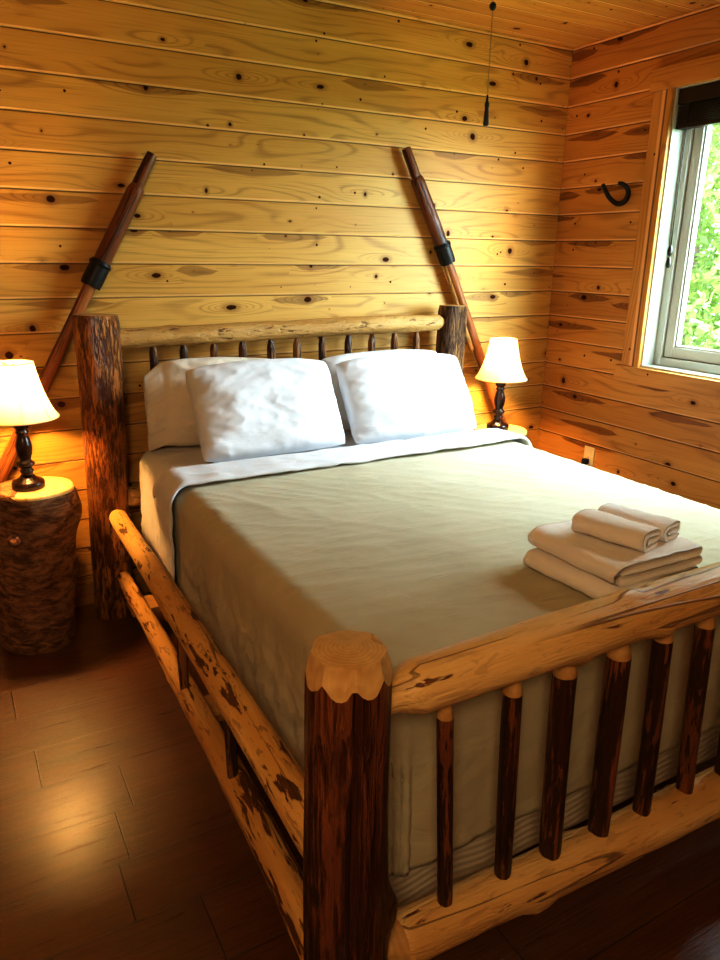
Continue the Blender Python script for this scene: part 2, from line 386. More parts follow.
def log_mb(p0, p1, r0, r1, seed=0, bend=.01, rough=.05, n=28, seg=.03, end0='flat', end1='flat', knots=0, tl=.07, tr=.6, mats=(0, 1), bow=(0, 0, 0)):
    """an irregular log from p0 to p1; ends: flat / round / taper (whittled to a tenon) / chamfer (faceted)"""
    p0, p1 = Vector(p0), Vector(p1); ax = (p1 - p0); Ln = ax.length; t = ax.normalized()
    up = Vector((0, 0, 1)) if abs(t.z) < .8 else Vector((0, 1, 0))
    up = (up - t * up.dot(t)).normalized(); sd = t.cross(up)
    ks = []
    rr = random.Random(seed * 13 + 5)
    for _ in range(knots): ks.append((rr.uniform(.1, .9) * Ln, rr.uniform(0, 2 * PI), rr.uniform(.15, .3)))
    st = []
    m = max(6, int(Ln / seg))
    for i in range(m + 1): st.append(i / m * Ln)
    def addst(vals):
        for v in vals:
            if 0 < v < Ln: st.append(v)
    if end0 in ('taper', 'round'): addst([.004, .010, .018, tl * .5, tl * .8, tl, tl * 1.1])
    if end1 in ('taper', 'round'): addst([Ln - .004, Ln - .010, Ln - .018, Ln - tl * .5, Ln - tl * .8, Ln - tl, Ln - tl * 1.1])
    if end1 == 'chamfer': addst([Ln - .030])
    if end0 == 'chamfer': addst([.030])
    st = sorted(set(round(v, 4) for v in st))
    V, L, F, MI = [], [], [], []
    off = seed * 7.31
    def endscale(d, kind, r, a):
        if kind == 'flat': return 1 - .06 * max(0, 1 - d / .006)
        if kind == 'round':
            e = r * 1.1
            if d < e: q = 1 - d / e; return math.sqrt(max(0, 1 - q * q)) * .65 + .35
            return 1
        if kind == 'taper':
            if d < tl:
                q = d / tl; s_ = tr + (1 - tr) * max(0, (q - .45) / .55) ** .8
                return s_ - .10 * max(0, 1 - d / .006)
            return 1
        if kind == 'chamfer':
            return .985 if d >= .031 else (.80 if d < .002 else .97)
        return 1
    for s_ in st:
        q = s_ / Ln; r = r0 + (r1 - r0) * q
        bx = bend * (nz(off, s_ * 1.3, .5) * 2) ; by = bend * (nz(s_ * 1.3, off, 9.5) * 2)
        c = p0 + t * s_ + sd * bx + up * by + Vector(bow) * (4 * q * (1 - q))
        for k in range(n):
            a = 2 * PI * k / n
            ca, sa = math.cos(a), math.sin(a)
            d = 1 + rough * 1.6 * nz(ca * 1.2 + off, sa * 1.2, s_ * 3.0) + rough * .6 * nz(ca * 4 + off, sa * 4, s_ * 12)
            for (kz, ka, kh) in ks:
                da = (a - ka + PI) % (2 * PI) - PI
                d += kh * math.exp(-((s_ - kz) / (r * .55)) ** 2 - (da / .45) ** 2)
            e = endscale(s_, end0, r, a) * endscale(Ln - s_, end1, r, a)
            cc = c
            if end1 == 'chamfer' and Ln - s_ < .20:          # hewn facets with scalloped lower edges
                ph = (a + .25 * nz(off, round(a * 9 / 2 / PI) * 1.7, 2)) * 8 / (2 * PI); fa = abs(ph - round(ph)) * 2
                if Ln - s_ < .031:
                    e *= 1 / max(.9, math.cos(fa * PI / 8)) if Ln - s_ < .002 else 1.0
                    if Ln - s_ > .002: cc = c - t * (.024 * (1 - fa ** 2) - .004)
                else: cc = c - t * .034 * max(0, 1 - (Ln - s_ - .03) / .17)
            rad = r * d * e
            V.append(cc + (sd * ca + up * sa) * rad); L.append((ca * rad, sa * rad, s_ + off * 3))
    S = len(st)
    body, ends = [], []
    for i in range(S - 1):
        mid = (st[i] + st[i + 1]) / 2
        isend = (end0 == 'taper' and mid < tl * .93) or (end1 == 'taper' and Ln - mid < tl * .93) or \
                (end1 == 'chamfer' and Ln - mid < .031) or (end0 == 'chamfer' and mid < .031)
        for k in range(n):
            f = (i * n + k, i * n + (k + 1) % n, (i + 1) * n + (k + 1) % n, (i + 1) * n + k)
            (ends if isend else body).append(f)
    mb = MB()
    mb.v = [tuple(v) for v in V]; mb.lc = L
    mb.f = body + ends; mb.mi = [mats[0]] * len(body) + [mats[1]] * len(ends)
    mb.sm = [True] * len(body) + [end0 != 'chamfer' and end1 != 'chamfer'] * len(ends)
    # caps as fans with a slightly domed centre and own vertices
    for which in (0, 1):
        ring = list(range(n)) if which == 0 else list(range((S - 1) * n, S * n))
        ctr = sum((Vector(V[i]) for i in ring), Vector()) / n
        dome = (-t if which == 0 else t) * (.004 if (end0, end1)[which] == 'flat' else .006)
        vv = [V[i] for i in ring] + [ctr + dome]
        ll = [L[i] for i in ring] + [(0, 0, L[ring[0]][2])]
        ff = [(k, (k + 1) % n, n) if which else ((k + 1) % n, k, n) for k in range(n)]
        mb.add(vv, ff, ll, mi=mats[1], smooth=False)
    return mb

def dup(root, loc, label=None, group=None):
    r = root.copy(); col.objects.link(r); r.location = loc
    if label: r['label'] = label
    if group: r['group'] = group
    for ch in list(root.children):
        c = ch.copy(); col.objects.link(c); c.parent = r
        for g in list(ch.children):
            d = g.copy(); col.objects.link(d); d.parent = c
    return r

def smoothmod(o, lv=1):
    m = o.modifiers.new('sub', 'SUBSURF'); m.levels = lv; m.render_levels = lv; return o

# ------------------------------------------------------------------ camera (fitted to the board courses)
CAM = Vector((-2.945961, -3.079339, 1.477876)); YAW, PIT, ROL, FPX = .5165282, -.3022493, .0142439, 724.775
cam_d = bpy.data.cameras.new('camera'); cam = bpy.data.objects.new('camera', cam_d); col.objects.link(cam)
fw = Vector((math.sin(YAW) * math.cos(PIT), math.cos(YAW) * math.cos(PIT), math.sin(PIT)))
rt = Vector((math.cos(YAW), -math.sin(YAW), 0)); up = rt.cross(fw)
r2 = rt * math.cos(ROL) + up * math.sin(ROL); u2 = up * math.cos(ROL) - rt * math.sin(ROL)
mw = Matrix.Identity(4)
for i in range(3): mw[i][0], mw[i][1], mw[i][2], mw[i][3] = r2[i], u2[i], -fw[i], CAM[i]
cam.matrix_world = mw
cam_d.sensor_fit = 'VERTICAL'; cam_d.sensor_height = 36.0; cam_d.lens = FPX / 960 * 36.0; cam_d.clip_start = .05
scene.camera = cam

# ------------------------------------------------------------------ the room
XL, YR, ZC, BH = -3.75, -4.3, 2.483, .13        # left wall, rear wall, ceiling, board height
WY0, WY1, WZ0, WZ1 = -.662, -2.10, .968, 2.195   # window opening in the right wall (y, z)
def board_profile(v0, v1, off=.002, h=BH):
    """(v, depth) list of V-grooved boards between v0 and v1; groove centres at k*h-off"""
    out = [(v0, 0.0)]
    k = math.ceil((v0 + off) / h)
    while k * h - off <= v1:
        g = k * h - off
        for dv, d in ((-.0045, 0), (-.0015, .0055), (.0012, .0055), (.0070, 0)):
            if v0 < g + dv < v1: out.append((g + dv, d))
        k += 1
    out.append((v1, 0.0)); return out
def board_wall(mb, u0, u1, v0, v1, fn):
    """fn(u, v, depth) -> world point"""
    pr = board_profile(v0, v1)
    V = [fn(u0, v, d) for v, d in pr] + [fn(u1, v, d) for v, d in pr]; n = len(pr)
    F = [(i, i + 1, n + i + 1, n + i) for i in range(n - 1)]
    mb.add(V, F, smooth=False)
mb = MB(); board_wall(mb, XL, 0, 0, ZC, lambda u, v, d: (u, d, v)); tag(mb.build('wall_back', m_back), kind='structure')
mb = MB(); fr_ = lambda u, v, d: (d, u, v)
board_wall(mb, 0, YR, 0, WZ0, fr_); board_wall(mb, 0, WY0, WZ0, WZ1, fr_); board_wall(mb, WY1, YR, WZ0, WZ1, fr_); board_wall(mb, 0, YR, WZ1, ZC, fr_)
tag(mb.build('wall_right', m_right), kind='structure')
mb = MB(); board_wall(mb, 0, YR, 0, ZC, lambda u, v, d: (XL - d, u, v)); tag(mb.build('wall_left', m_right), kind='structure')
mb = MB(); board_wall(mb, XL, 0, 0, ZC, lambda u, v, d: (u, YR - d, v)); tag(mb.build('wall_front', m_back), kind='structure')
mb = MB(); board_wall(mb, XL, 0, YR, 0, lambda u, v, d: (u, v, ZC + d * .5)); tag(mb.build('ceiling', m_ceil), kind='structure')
mb = MB(); mb.add([(XL, YR, 0), (.0, YR, 0), (.0, 0, 0), (XL, 0, 0)], [(0, 1, 2, 3)], smooth=False); tag(mb.build('floor', m_floor), kind='structure')
mb = MB(); mb.box((XL, -.018, 0), (0, .001, .098), .004); tag(mb.build('baseboard_back', m_base), kind='structure')
mb = MB(); mb.box((-.018, YR, 0), (.001, -.018, .098), .004); tag(mb.build('baseboard_right', m_trim), kind='structure')
def shell(name, a, b):  # unseen shell added behind the boards, stops light leaking through the grooves
    tag(MB().box(a, b).build(name, m_trunk0), kind='structure')
m_trunk0 = plain('light stop shell', (.25, .2, .15), .9)
shell('leak_shell_1', (XL - .12, .008, -.15), (.15, .12, ZC + .12)); shell('leak_shell_2', (XL - .12, YR - .12, -.15), (.15, YR - .008, ZC + .12))
shell('leak_shell_3', (XL - .12, YR, -.15), (XL - .008, 0.0, ZC + .12)); shell('leak_shell_4', (XL - .12, YR, ZC + .01), (.15, .1, ZC + .12)); shell('leak_shell_5', (XL - .12, YR, -.15), (.15, .1, -.004))
shell('leak_shell_6', (.008, WY0 + .004, -.15), (.15, .1, ZC + .1)); shell('leak_shell_7', (.008, YR, -.15), (.15, WY1 - .004, ZC + .1))
shell('leak_shell_8', (.008, WY1 - .01, -.15), (.15, WY0 + .01, WZ0 - .014)); shell('leak_shell_9', (.008, WY1 - .01, WZ1 + .011), (.15, WY0 + .01, ZC + .1))
# window: casing boards, white jamb, frame, sash, glass
win = thing('window_1', None, None, (0, (WY0 + WY1) / 2, WZ0)); win['kind'] = 'structure'
def wpart(name, mat, *boxes, bev=.004):
    mb = MB()
    for a, b in boxes: mb.box(a, b, bev)
    o = mb.build(name, mat, win); o['kind'] = 'structure'; return o
wpart('side_casing', m_trimv, ((-.022, -.556, .965), (.0, WY0 + .002, 2.192)))
wpart('side_casing', m_trimv, ((-.022, WY1 - .104, .965), (.0, WY1 - .002, 2.192)))
wpart('head_casing', m_trim, ((-.028, -.535, 2.192), (.0, WY1 - .125, 2.285)))
wpart('sill_casing', m_trim, ((-.026, -.520, .885), (.0, WY1 - .14, .965)), ((-.036, -.530, .963), (-.0, WY1 - .14, .968)), bev=.003)
wpart('jamb', m_vinyl, ((-.002, WY0 + .01, WZ0 - .01), (.15, WY0 - .006, WZ1 + .01)), ((-.002, WY1 - .01, WZ0 - .01), (.15, WY1 + .006, WZ1 + .01)),
      ((-.004, WY0, WZ0 - .012), (.15, WY1, WZ0 + .010)), ((-.002, WY0, WZ1 - .006), (.15, WY1, WZ1 + .01)), bev=.002)
a0, a1, b0, b1 = WY0 - .006, WY1 + .006, WZ0 + .010, WZ1 - .006
def ring(x0, x1, g0, g1):   # rectangular frame from inset g0 to g1
    return [((x0, a0 - g0, b0 + g0), (x1, a0 - g1, b1 - g0)), ((x0, a1 + g0, b0 + g0), (x1, a1 + g1, b1 - g0)),
            ((x0, a0 - g1, b0 + g0), (x1, a1 + g1, b0 + g1)), ((x0, a0 - g1, b1 - g0), (x1, a1 + g1, b1 - g1))]
wpart('window_frame', m_vinyl, *ring(.075, .15, 0, .040))
wpart('sash', m_vinyl, *ring(.090, .135, .043, .092))
wpart('gasket', m_gasket, *ring(.094, .13, .039, .0445), bev=.0005)
wpart('glazing_bead', m_vinyl, *ring(.098, .128, .092, .102), bev=.002)
gl = MB(); gl.add([(.115, a0 - .098, b0 + .098), (.115, a1 + .098, b0 + .098), (.115, a1 + .098, b1 - .098), (.115, a0 - .098, b1 - .098)], [(0, 1, 2, 3)], smooth=False)
g_ = gl.build('pane', m_glass, win); g_['kind'] = 'structure'

# raised blind, inside the reveal
bl = thing('window_blind', 'dark wooden slatted blind pulled up at the top of the window', 'blind', (.035, -1.38, 2.188))
MB().box((.004, WY0 - .010, 2.125), (.062, WY1 + .010, 2.187), .004).build('headrail', m_blind, bl)
mb = MB()
for i in range(11):
    z = 2.045 + i * .0068; mb.box((.008 + .001 * (i % 3), WY0 - .012, z), (.058 - .001 * (i % 2), WY1 + .012, z + .0038), .0012)
mb.build('slat_stack', m_blind, bl)
MB().box((.008, WY0 - .012, 2.026), (.058, WY1 + .012, 2.043), .003).build('bottom_rail', m_blind, bl)
mb = MB(); mb.tube([(.006, -.735, 2.14), (.004, -.736, 2.0), (.006, -.734, 1.75), (.008, -.733, 1.50)], .0022, 8)
cd = mb.build('pull_cord', m_black, bl)
mb = MB()
for z in (1.508, 1.455): mb.lathe([(.002, .03), (.007, .022), (.011, .006), (.012, -.006), (.009, -.016), (.004, -.02)][::-1], (.008, -.733, z), 14)
mb.tube([(.008, -.733, 1.5), (.008, -.733, 1.47)], .002, 6)
mb.build('cord_tassel', m_black, cd)

# ------------------------------------------------------------------ log bed
XB0, XB1, YF, YH = -2.477, -.765, -2.225, -.137
bed = thing('log_bed', 'rustic queen bed frame of peeled logs with bark covered spindles', 'bed', ((XB0 + XB1) / 2, (YF + YH) / 2, 0))
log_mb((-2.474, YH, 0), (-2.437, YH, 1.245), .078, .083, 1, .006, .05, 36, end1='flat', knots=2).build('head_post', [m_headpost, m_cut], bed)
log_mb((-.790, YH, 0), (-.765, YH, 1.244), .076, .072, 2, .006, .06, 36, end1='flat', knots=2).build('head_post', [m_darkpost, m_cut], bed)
log_mb((-2.475, YF, 0), (-2.477, YF, .906), .076, .069, 3, .003, .03, 54, end1='chamfer', knots=1).build('foot_post', [m_footpost, m_cut], bed)
log_mb((-.770, YF, 0), (-.765, YF, .906), .074, .069, 4, .003, .03, 54, end1='chamfer', knots=1).build('foot_post', [m_footpost, m_cut], bed)
log_mb((-2.405, YH, 1.150), (-.815, YH, 1.163), .039, .039, 5, .006, .09, 24, end0='taper', end1='taper', knots=5, tl=.045).build('head_rail', [m_headrail, m_tenon], bed)
log_mb((-2.42, YH, .50), (-.82, YH, .50), .040, .038, 6, .006, .07, 24, end0='taper', end1='taper', knots=3, tl=.05).build('head_rail', [m_patchy, m_tenon], bed)
for i in range(11):
    x = -2.233 + i * .1262
    log_mb((x + .004 * math.sin(i * 2.1), YH, .515), (x, YH + .002 * math.sin(i * 3.3), 1.135), .018 + .002 * math.sin(i * 1.7), .017, 20 + i, .004, .07, 14, end1='taper', tl=.045, tr=.62).build('spindle', [m_hspindle, m_hspindle], bed)
# footboard
log_mb((-2.425, YF, .800), (-.815, YF, .800), .046, .057, 7, .004, .035, 32, end0='taper', end1='taper', knots=4, tl=.075, tr=.66).build('foot_rail', [m_peeled, m_peeled], bed)
log_mb((-2.425, YF, .262), (-.815, YF, .195), .047, .056, 8, .005, .06, 32, end0='taper', end1='taper', knots=6, tl=.07, tr=.55).build('foot_rail', [m_peeled, m_tenon], bed)
fx = [(-2.286, -2.266), (-2.136, -2.117), (-2.006, -1.990), (-1.857, -1.853), (-1.731, -1.717), (-1.602, -1.568), (-1.448, -1.424), (-1.30, -1.285), (-1.155, -1.15), (-1.02, -1.0), (-.90, -.90)]
fr = [.0155, .0185, .024, .025, .021, .021, .022, .021, .02, .021, .02]
for i, ((xt, xb), r) in enumerate(zip(fx, fr)):
    zb = .262 - (xb + 2.42) / 1.6 * .067 + .03
    log_mb((xb, YF, zb), (xt, YF, .775), r * .92, r, 40 + i, .005, .05, 18, end0='flat', end1='taper', tl=.055, tr=.68).build('spindle', [m_spindle, m_tenon], bed)
# side rails, pegs between them, cross slats
for s, xr0, xr1 in ((0, -2.442, -2.474), (1, -.79, -.768)):
    log_mb((xr0, -.205, .458), (xr1, -2.17, .455), .034, .043, 9 + s, .002, .05, 28, end0='round', end1='taper', knots=4, tl=.03).build('side_rail', [m_patchy, m_cut], bed)
    log_mb((xr0, -.205, .190), (xr1, -2.17, .182), .029, .040, 11 + s, .002, .06, 28, end0='round', end1='taper', knots=6, tl=.03, bow=(.012, 0, .004)).build('side_rail', [m_scrappy, m_cut], bed)
    for j, y in enumerate((-1.16, -1.60)):
        xx = xr0 + (xr1 - xr0) * (-y - .2) / 1.97
        log_mb((xx, y, .20), (xx, y + .01, .435), .014, .015, 13 + s * 3 + j, .002, .06, 14, end0='flat', end1='flat').build('side_peg', [m_hspindle, m_tenon], bed)
for y in (-.35, -1.15, -1.95):
    MB().box((-2.45, y - .06, .095), (-.79, y + .06, .12), .003).build('cross_slat', m_tenon, bed)

# ------------------------------------------------------------------ box spring, mattress
def rbox(a, b, r, seg=4):
    bm = bmesh.new(); bmesh.ops.create_cube(bm, size=1.0)
    for v in bm.verts: v.co = Vector([(a[i] + b[i]) / 2 + v.co[i] * (b[i] - a[i]) for i in range(3)])
    bmesh.ops.bevel(bm, geom=bm.edges[:], offset=r, segments=seg, profile=.5, affect='EDGES'); bm.verts.index_update()
    mb = MB(); mb.add([v.co[:] for v in bm.verts], [[v.index for v in f.verts] for f in bm.faces]); bm.free(); return mb
MX0, MX1, MY0, MY1, MZ = -2.318, -.862, -2.085, -.185, .70
def seamtube(z, g=.0):
    p = []; rr = .05
    for cx, cy, a0_ in ((MX1 - rr, MY1 - rr, 0), (MX0 + rr, MY1 - rr, 90), (MX0 + rr, MY0 + rr, 180), (MX1 - rr, MY0 + rr, 270)):
        for k in range(5):
            a = R(a0_ + k * 22.5); p.append((cx + (rr + g) * math.cos(a), cy + (rr + g) * math.sin(a), z))
    p.append(p[0]); return p
bs = thing('box_spring', 'quilted cream box spring under the mattress showing behind footboard spindles', 'box spring', ((MX0 + MX1) / 2, (MY0 + MY1) / 2, .12))
rbox((MX0 + .004, MY0 + .004, .12), (MX1 - .004, MY1 - .004, .425), .028).build('cover', m_box, bs)
MB().tube(seamtube(.405, -.004), .006, 8, False).build('piping', m_mattress, bs)
mt = thing('mattress', 'cream queen mattress lying under the taupe bedspread', 'mattress', ((MX0 + MX1) / 2, (MY0 + MY1) / 2, .425))
rbox((MX0, MY0, .426), (MX1, MY1, MZ), .05).build('mattress_body', m_mattress, mt)
MB().tube(seamtube(.46), .006, 8, False).build('piping', m_mattress, mt)

# ------------------------------------------------------------------ draped bedding
def drape(x0, x1, y0, y1, ztop, dropL, dropR, dropF, rr, step, wr, foldamp, seed, crown=.0, thick=.008, headlift=None):
    """cloth over a rounded box: flat rectangle x0..x1, y0(foot)..y1(head), hanging dropL/dropR/dropF beyond its edges"""
    cols = int((x1 - x0 + dropL + dropR) / step); rows = int((y1 - y0 + dropF) / step)
    V = []
    q = rr * PI / 2
    def roll(d):            # arc length beyond the rounded edge start -> (outward, down)
        if d <= 0: return d, 0
        if d < q: a = d / rr; return rr * math.sin(a), rr * (1 - math.cos(a))
        return rr, rr + (d - q)
    ix0, ix1, iy0 = x0 + rr, x1 - rr, y0 + rr
    for j in range(rows + 1):
        t = y1 - (y1 - (y0 - dropF)) * j / rows
        for i in range(cols + 1):
            s = (x0 - dropL) + (x1 - x0 + dropL + dropR) * i / cols
            ox = max(0, ix0 - s, s - ix1); oy = max(0, iy0 - t) if dropF > 0 else 0
            cx = min(max(s, ix0), ix1); cy = max(t, iy0) if dropF > 0 else t
            d = (ox ** 4 + oy ** 4) ** .25
            out, dn = roll(d)
            if d > 0:
                dx, dy = (-ox if s < cx else ox) / math.hypot(ox, oy), -oy / math.hypot(ox, oy)
            else: dx = dy = 0
            w = wr(s, t, dn)
            z = ztop - dn
            if dn < rr: z += w * (1 - dn / rr) + crown * (1 - ((s - (x0 + x1) / 2) / ((x1 - x0) / 2)) ** 2)
            along = s * abs(dy) + t * abs(dx) + (math.atan2(dy, dx) * .25 if ox > 0 and oy > 0 else 0)
            h = min(1, max(0, dn - rr * .5) / .25)
            fo = foldamp * h * (nz(along * 7 + seed, dn * 1.5, seed) * 1.3 + .5 * nz(along * 17, dn * 3, seed + 4)) + 1.4 * w * h + .45 * foldamp * h * max(0, ridge(nz((along + dn) * 13 + seed, (along - dn) * 3.5, seed + 7))) ** 2 + .3 * foldamp * h * ridge(nz((along - .4 * dn) * 24 + seed, (along + dn) * 6, seed + 2))
            if oy > ox: fo *= .35
            if oy > ox: fo += .004 * h * nz(s * 2.5, dn * 9 + s * 1.5, seed + 2)
            if ox > 0 and oy > 0:    # loose corner falls in a soft pleat
                cang = math.atan2(oy, ox); fo += .014 * h * math.sin(cang * 4 + .6) + .006 * h
            V.append((cx + dx * (out + fo), cy + dy * (out + fo), z))
    if headlift:
        for j in range(rows + 1):
            for i in range(cols + 1):
                x, y, z = V[j * (cols + 1) + i]; V[j * (cols + 1) + i] = headlift(i / cols, j / rows, x, y, z)
    F = []
    for j in range(rows):
        for i in range(cols):
            a = j * (cols + 1) + i; F.append((a, a + cols + 1, a + cols + 2, a + 1))
    mb = MB(); mb.add(V, F); return mb
def solid(o, t, off=1.0):
    m = o.modifiers.new('thickness', 'SOLIDIFY'); m.thickness = t; m.offset = off; return o
def ridge(v): return (1 - abs(v) * 2.2)
def spread_wr(s, t, dn):
    a = nz(s * 1.6 + 3 + .6 * nz(s * 3, t * 3, 1), t * 9.5 + s * 1.2, 2.0)
    b = nz(s * 3.2 + 11, t * 21 + s * 5, 5.0)
    c = nz(s * 2.0, t * 2.0, 8.0)
    k = .5 + .5 * nz(s * 1.1, t * 1.4, 17.0)
    dg = nz((s + t) * 12 + 4, (s - t) * 2.4, 3.0)       # diagonal pulls
    k2 = min(1, max(0, k * 1.8 - .5))
    return .0075 * max(0, ridge(a)) ** 4 * k2 + .0035 * max(0, ridge(b)) ** 4 * k2 + .006 * c + .006 * max(0, ridge(dg)) ** 4 * (1 - k) ** 2
sp = drape(-2.345, -.838, -2.108, -.735, .712, .40, .40, .40, .062, .0125, spread_wr, .019, 3.0, crown=.006).build('bedspread', m_spread, None, ((MX0 + MX1) / 2, (MY0 + MY1) / 2, .72))
tag(solid(sp, .008), 'taupe bedspread draped over the mattress below the folded white sheet', 'bedspread')
def sheet_wr(s, t, dn):
    a = nz(s * 5 + 3, t * 9, 21.0); b = nz(s * 11 + t * 6, t * 13, 22.0)
    return .004 * max(0, ridge(a)) ** 2 + .0025 * max(0, ridge(b)) ** 2
sh = drape(-2.330, -.848, -.835, -.192, .706, .47, .45, 0, .06, .0125, sheet_wr, .010, 9.0).build('bed_sheet', m_white_sheet, None, ((MX0 + MX1) / 2, -.5, .72))
tag(solid(sh, .004), 'white sheet folded down over the head end of the taupe bedspread', 'sheet')
def cuff(u, v, x, y, z):
    # the turned-down end: a soft rolled hem lying over the head end of the bedspread, dying into the sheet behind
    drop = max(0, 1 - v / .30) ** 1.5 * .024
    lip = max(0, (v - .90) / .10)
    ruf = .007 * nz(u * 26, 3.1, v) + .009 * nz(u * 7, 8.1, v * 2)
    if z > .665: return (x, y + ruf, z - drop + .004 * nz(u * 30, v * 3, 6.0) - .006 * lip ** 2)
    return (x + math.copysign(drop * .9 - .006 * nz(u * 30, v * 5, 2), x + 1.6) * -1, y + ruf, z)
cf = drape(-2.372, -.815, -.818, -.590, .741, .46, .42, 0, .068, .0115, sheet_wr, .008, 12.0, headlift=cuff).build('turned_down_hem', m_white_sheet, sh)
solid(cf, .009)

# ------------------------------------------------------------------ pillows
def pillow(name, label, c, w, h, th, tilt, yaw, rollz, mat, seed, sag=0.0, cuff=0.0):
    nu, nv = 64, 44; V, F = [], []
    for side in (1, -1):
        for j in range(nv + 1):
            for i in range(nu + 1):
                u, v = -1 - cuff + (2 + cuff) * i / nu, -1 + 2 * j / nv
                ur, u = u, max(u, -1.0); fl = max(0, -1 - ur)
                prof = max(0, (1 - abs(u) ** 3.2)) ** .5 * max(0, (1 - abs(v) ** 3.0)) ** .5
                if cuff: prof = max(prof, .30 * max(0, 1 - abs(v) ** 4) * min(1, max(0, (-.8 - ur) / .15)))
                ex = 1 - .055 * (1 - v * v) ** 2 * 0 - .05 * (1 - abs(u)) * 0
                x = ur * w / 2 * (1 - .04 * (1 - abs(v) ** 3)) * math.sqrt(1 - .08 * v ** 6); z = v * h / 2 * (1 - .02 * (1 - abs(u) ** 3)) * math.sqrt(1 - .13 * u ** 6) + (.016 * (1 - u * u) * v if v > 0 else 0)
                fold = .014 * nz(u * 2.2 + seed, v * 2.2, side * 3.0) + .006 * max(0, ridge(nz(u * 2 + seed * 2, v * 3.5 + u * 2, side))) * (1 - prof * .3) + .003 * max(0, ridge(nz(u * 4 + seed, v * 7 - u * 3, side + 5))) ** 2
                corner = (abs(u) * abs(v)) ** 3; fold += .010 * corner * nz(u * 9 + seed, v * 9, 4)
                y = -side * (th / 2 * prof * (1 + .12 * nz(u * 1.5, v * 1.5, seed)) + fold * min(1, prof * 3))
                if fl > 0: y += .05 * fl + .014 * nz(v * 2.5, fl * 3, seed) * min(1, fl * 6) + .02 * fl * math.sin(v * 4 + 1); z -= .16 * fl * (1 + .4 * v)
                z -= sag * (1 - v) * .5 * (.02 * nz(u * 2, seed, 1)); 
                V.append(Vector((x, y, z)))
    N = (nu + 1) * (nv + 1)
    for s_ in (0, 1):
        for j in range(nv):
            for i in range(nu):
                a = s_ * N + j * (nu + 1) + i; f = (a, a + 1, a + nu + 2, a + nu + 1); F.append(f if s_ == 0 else f[::-1])
    bm = bmesh.new(); vs = [bm.verts.new(v) for v in V]
    for f in F: bm.faces.new([vs[i] for i in f])
    bmesh.ops.remove_doubles(bm, verts=bm.verts[:], dist=.0008)
    rot = Matrix.Rotation(R(yaw), 4, 'Z') @ Matrix.Rotation(R(-tilt), 4, 'X') @ Matrix.Rotation(R(rollz), 4, 'Y')
    bm.verts.index_update(); bm.verts.ensure_lookup_table()
    mb = MB(); mb.add([(rot @ v.co + Vector(c)) for v in bm.verts], [[v.index for v in f.verts] for f in bm.faces]); bm.free()
    o = mb.build(name, mat, None, c); smoothmod(o, 1)
    return tag(o, label, 'pillow', 'pillows against the headboard')
pillow('pillow', 'off white pillow standing behind the front left pillow beside the left bedpost', (-1.955, -.248, .886), .58, .355, .14, 19, -2, 3, m_pillow2, 1.0, cuff=.22)
pillow('pillow', 'white pillow mostly hidden behind the front right pillow', (-1.205, -.250, .884), .66, .34, .12, 18, 2, 0, m_pillow, 2.0)
pillow('pillow', 'plump white front pillow on the left leaning on an off white pillow', (-1.868, -.438, .886), .63, .39, .17, 30, 1, 0, m_pillow, 3.0)
pillow('pillow', 'white front pillow on the right nearest the corner bedside lamp', (-1.208, -.440, .878), .66, .385, .16, 32, 0, 0, m_pillow, 4.0)

# ------------------------------------------------------------------ folded towels
def strip(path, th, y0, y1, taper=.004, seed=0, ny=26):
    """a thick strip following a 2-D path (x, z), swept from y0 to y1 -> folded cloth"""
    P = [Vector((a, b)) for a, b in path]
    Q = [P[0]]
    for i in range(1, len(P)):
        m = max(1, int((P[i] - P[i - 1]).length / .008))
        for k in range(1, m + 1): Q.append(P[i - 1].lerp(P[i], k / m))
    for _ in range(3): Q = [Q[0]] + [(Q[i - 1] + Q[i] * 2 + Q[i + 1]) / 4 for i in range(1, len(Q) - 1)] + [Q[-1]]
    Lft, Rgt = [], []
    for i, p in enumerate(Q):
        t = (Q[min(i + 1, len(Q) - 1)] - Q[max(i - 1, 0)]).normalized(); n = Vector((-t.y, t.x))
        e = min(1, (min(i, len(Q) - 1 - i) + .6) / 1.6); Lft.append(p + n * th / 2 * e); Rgt.append(p - n * th / 2 * e)
    loop = Lft + Rgt[::-1]; n = len(loop); V, F = [], []
    c = sum(loop, Vector((0, 0))) / n
    for j in range(ny + 1):
        q = j / ny; y = y0 + (y1 - y0) * q; e = min(q, 1 - q) * ny
        sc = 1 - .03 * max(0, 1 - e / 1.5)
        for p in loop:
            pp = c + (p - c) * sc; d = .0032 * nz(pp.x * 18 + seed, y * 18, pp.y * 18) + .0014 * nz(pp.x * 60, y * 60, pp.y * 60 + seed)
            V.append((pp.x + d, y + .006 * nz(pp.x * 9, seed, pp.y * 60) * (abs(q - .5) * 2) ** 3, pp.y + d))
    for j in range(ny):
        for k in range(n): F.append((j * n + k, j * n + (k + 1) % n, (j + 1) * n + (k + 1) % n, (j + 1) * n + k))
    m = len(Lft)
    for b in (0, ny * n):
        for i in range(m - 1):
            f = (b + i, b + i + 1, b + n - 2 - i, b + n - 1 - i); F.append(f if b == 0 else f[::-1])
    return V, F
def towel(name, label, path, th, y0, y1, c, yaw, mat, seed, cat='towel', group='folded white towels on the bed', border=None):
    V, F = strip(path, th, y0, y1, seed=seed); rot = Matrix.Rotation(R(yaw), 4, 'Z')
    mb = MB(); mb.add([rot @ Vector(v) + Vector(c) for v in V], F); o = mb.build(name, mat, None, c)
    return tag(o, label, cat, group)
TZ = .731
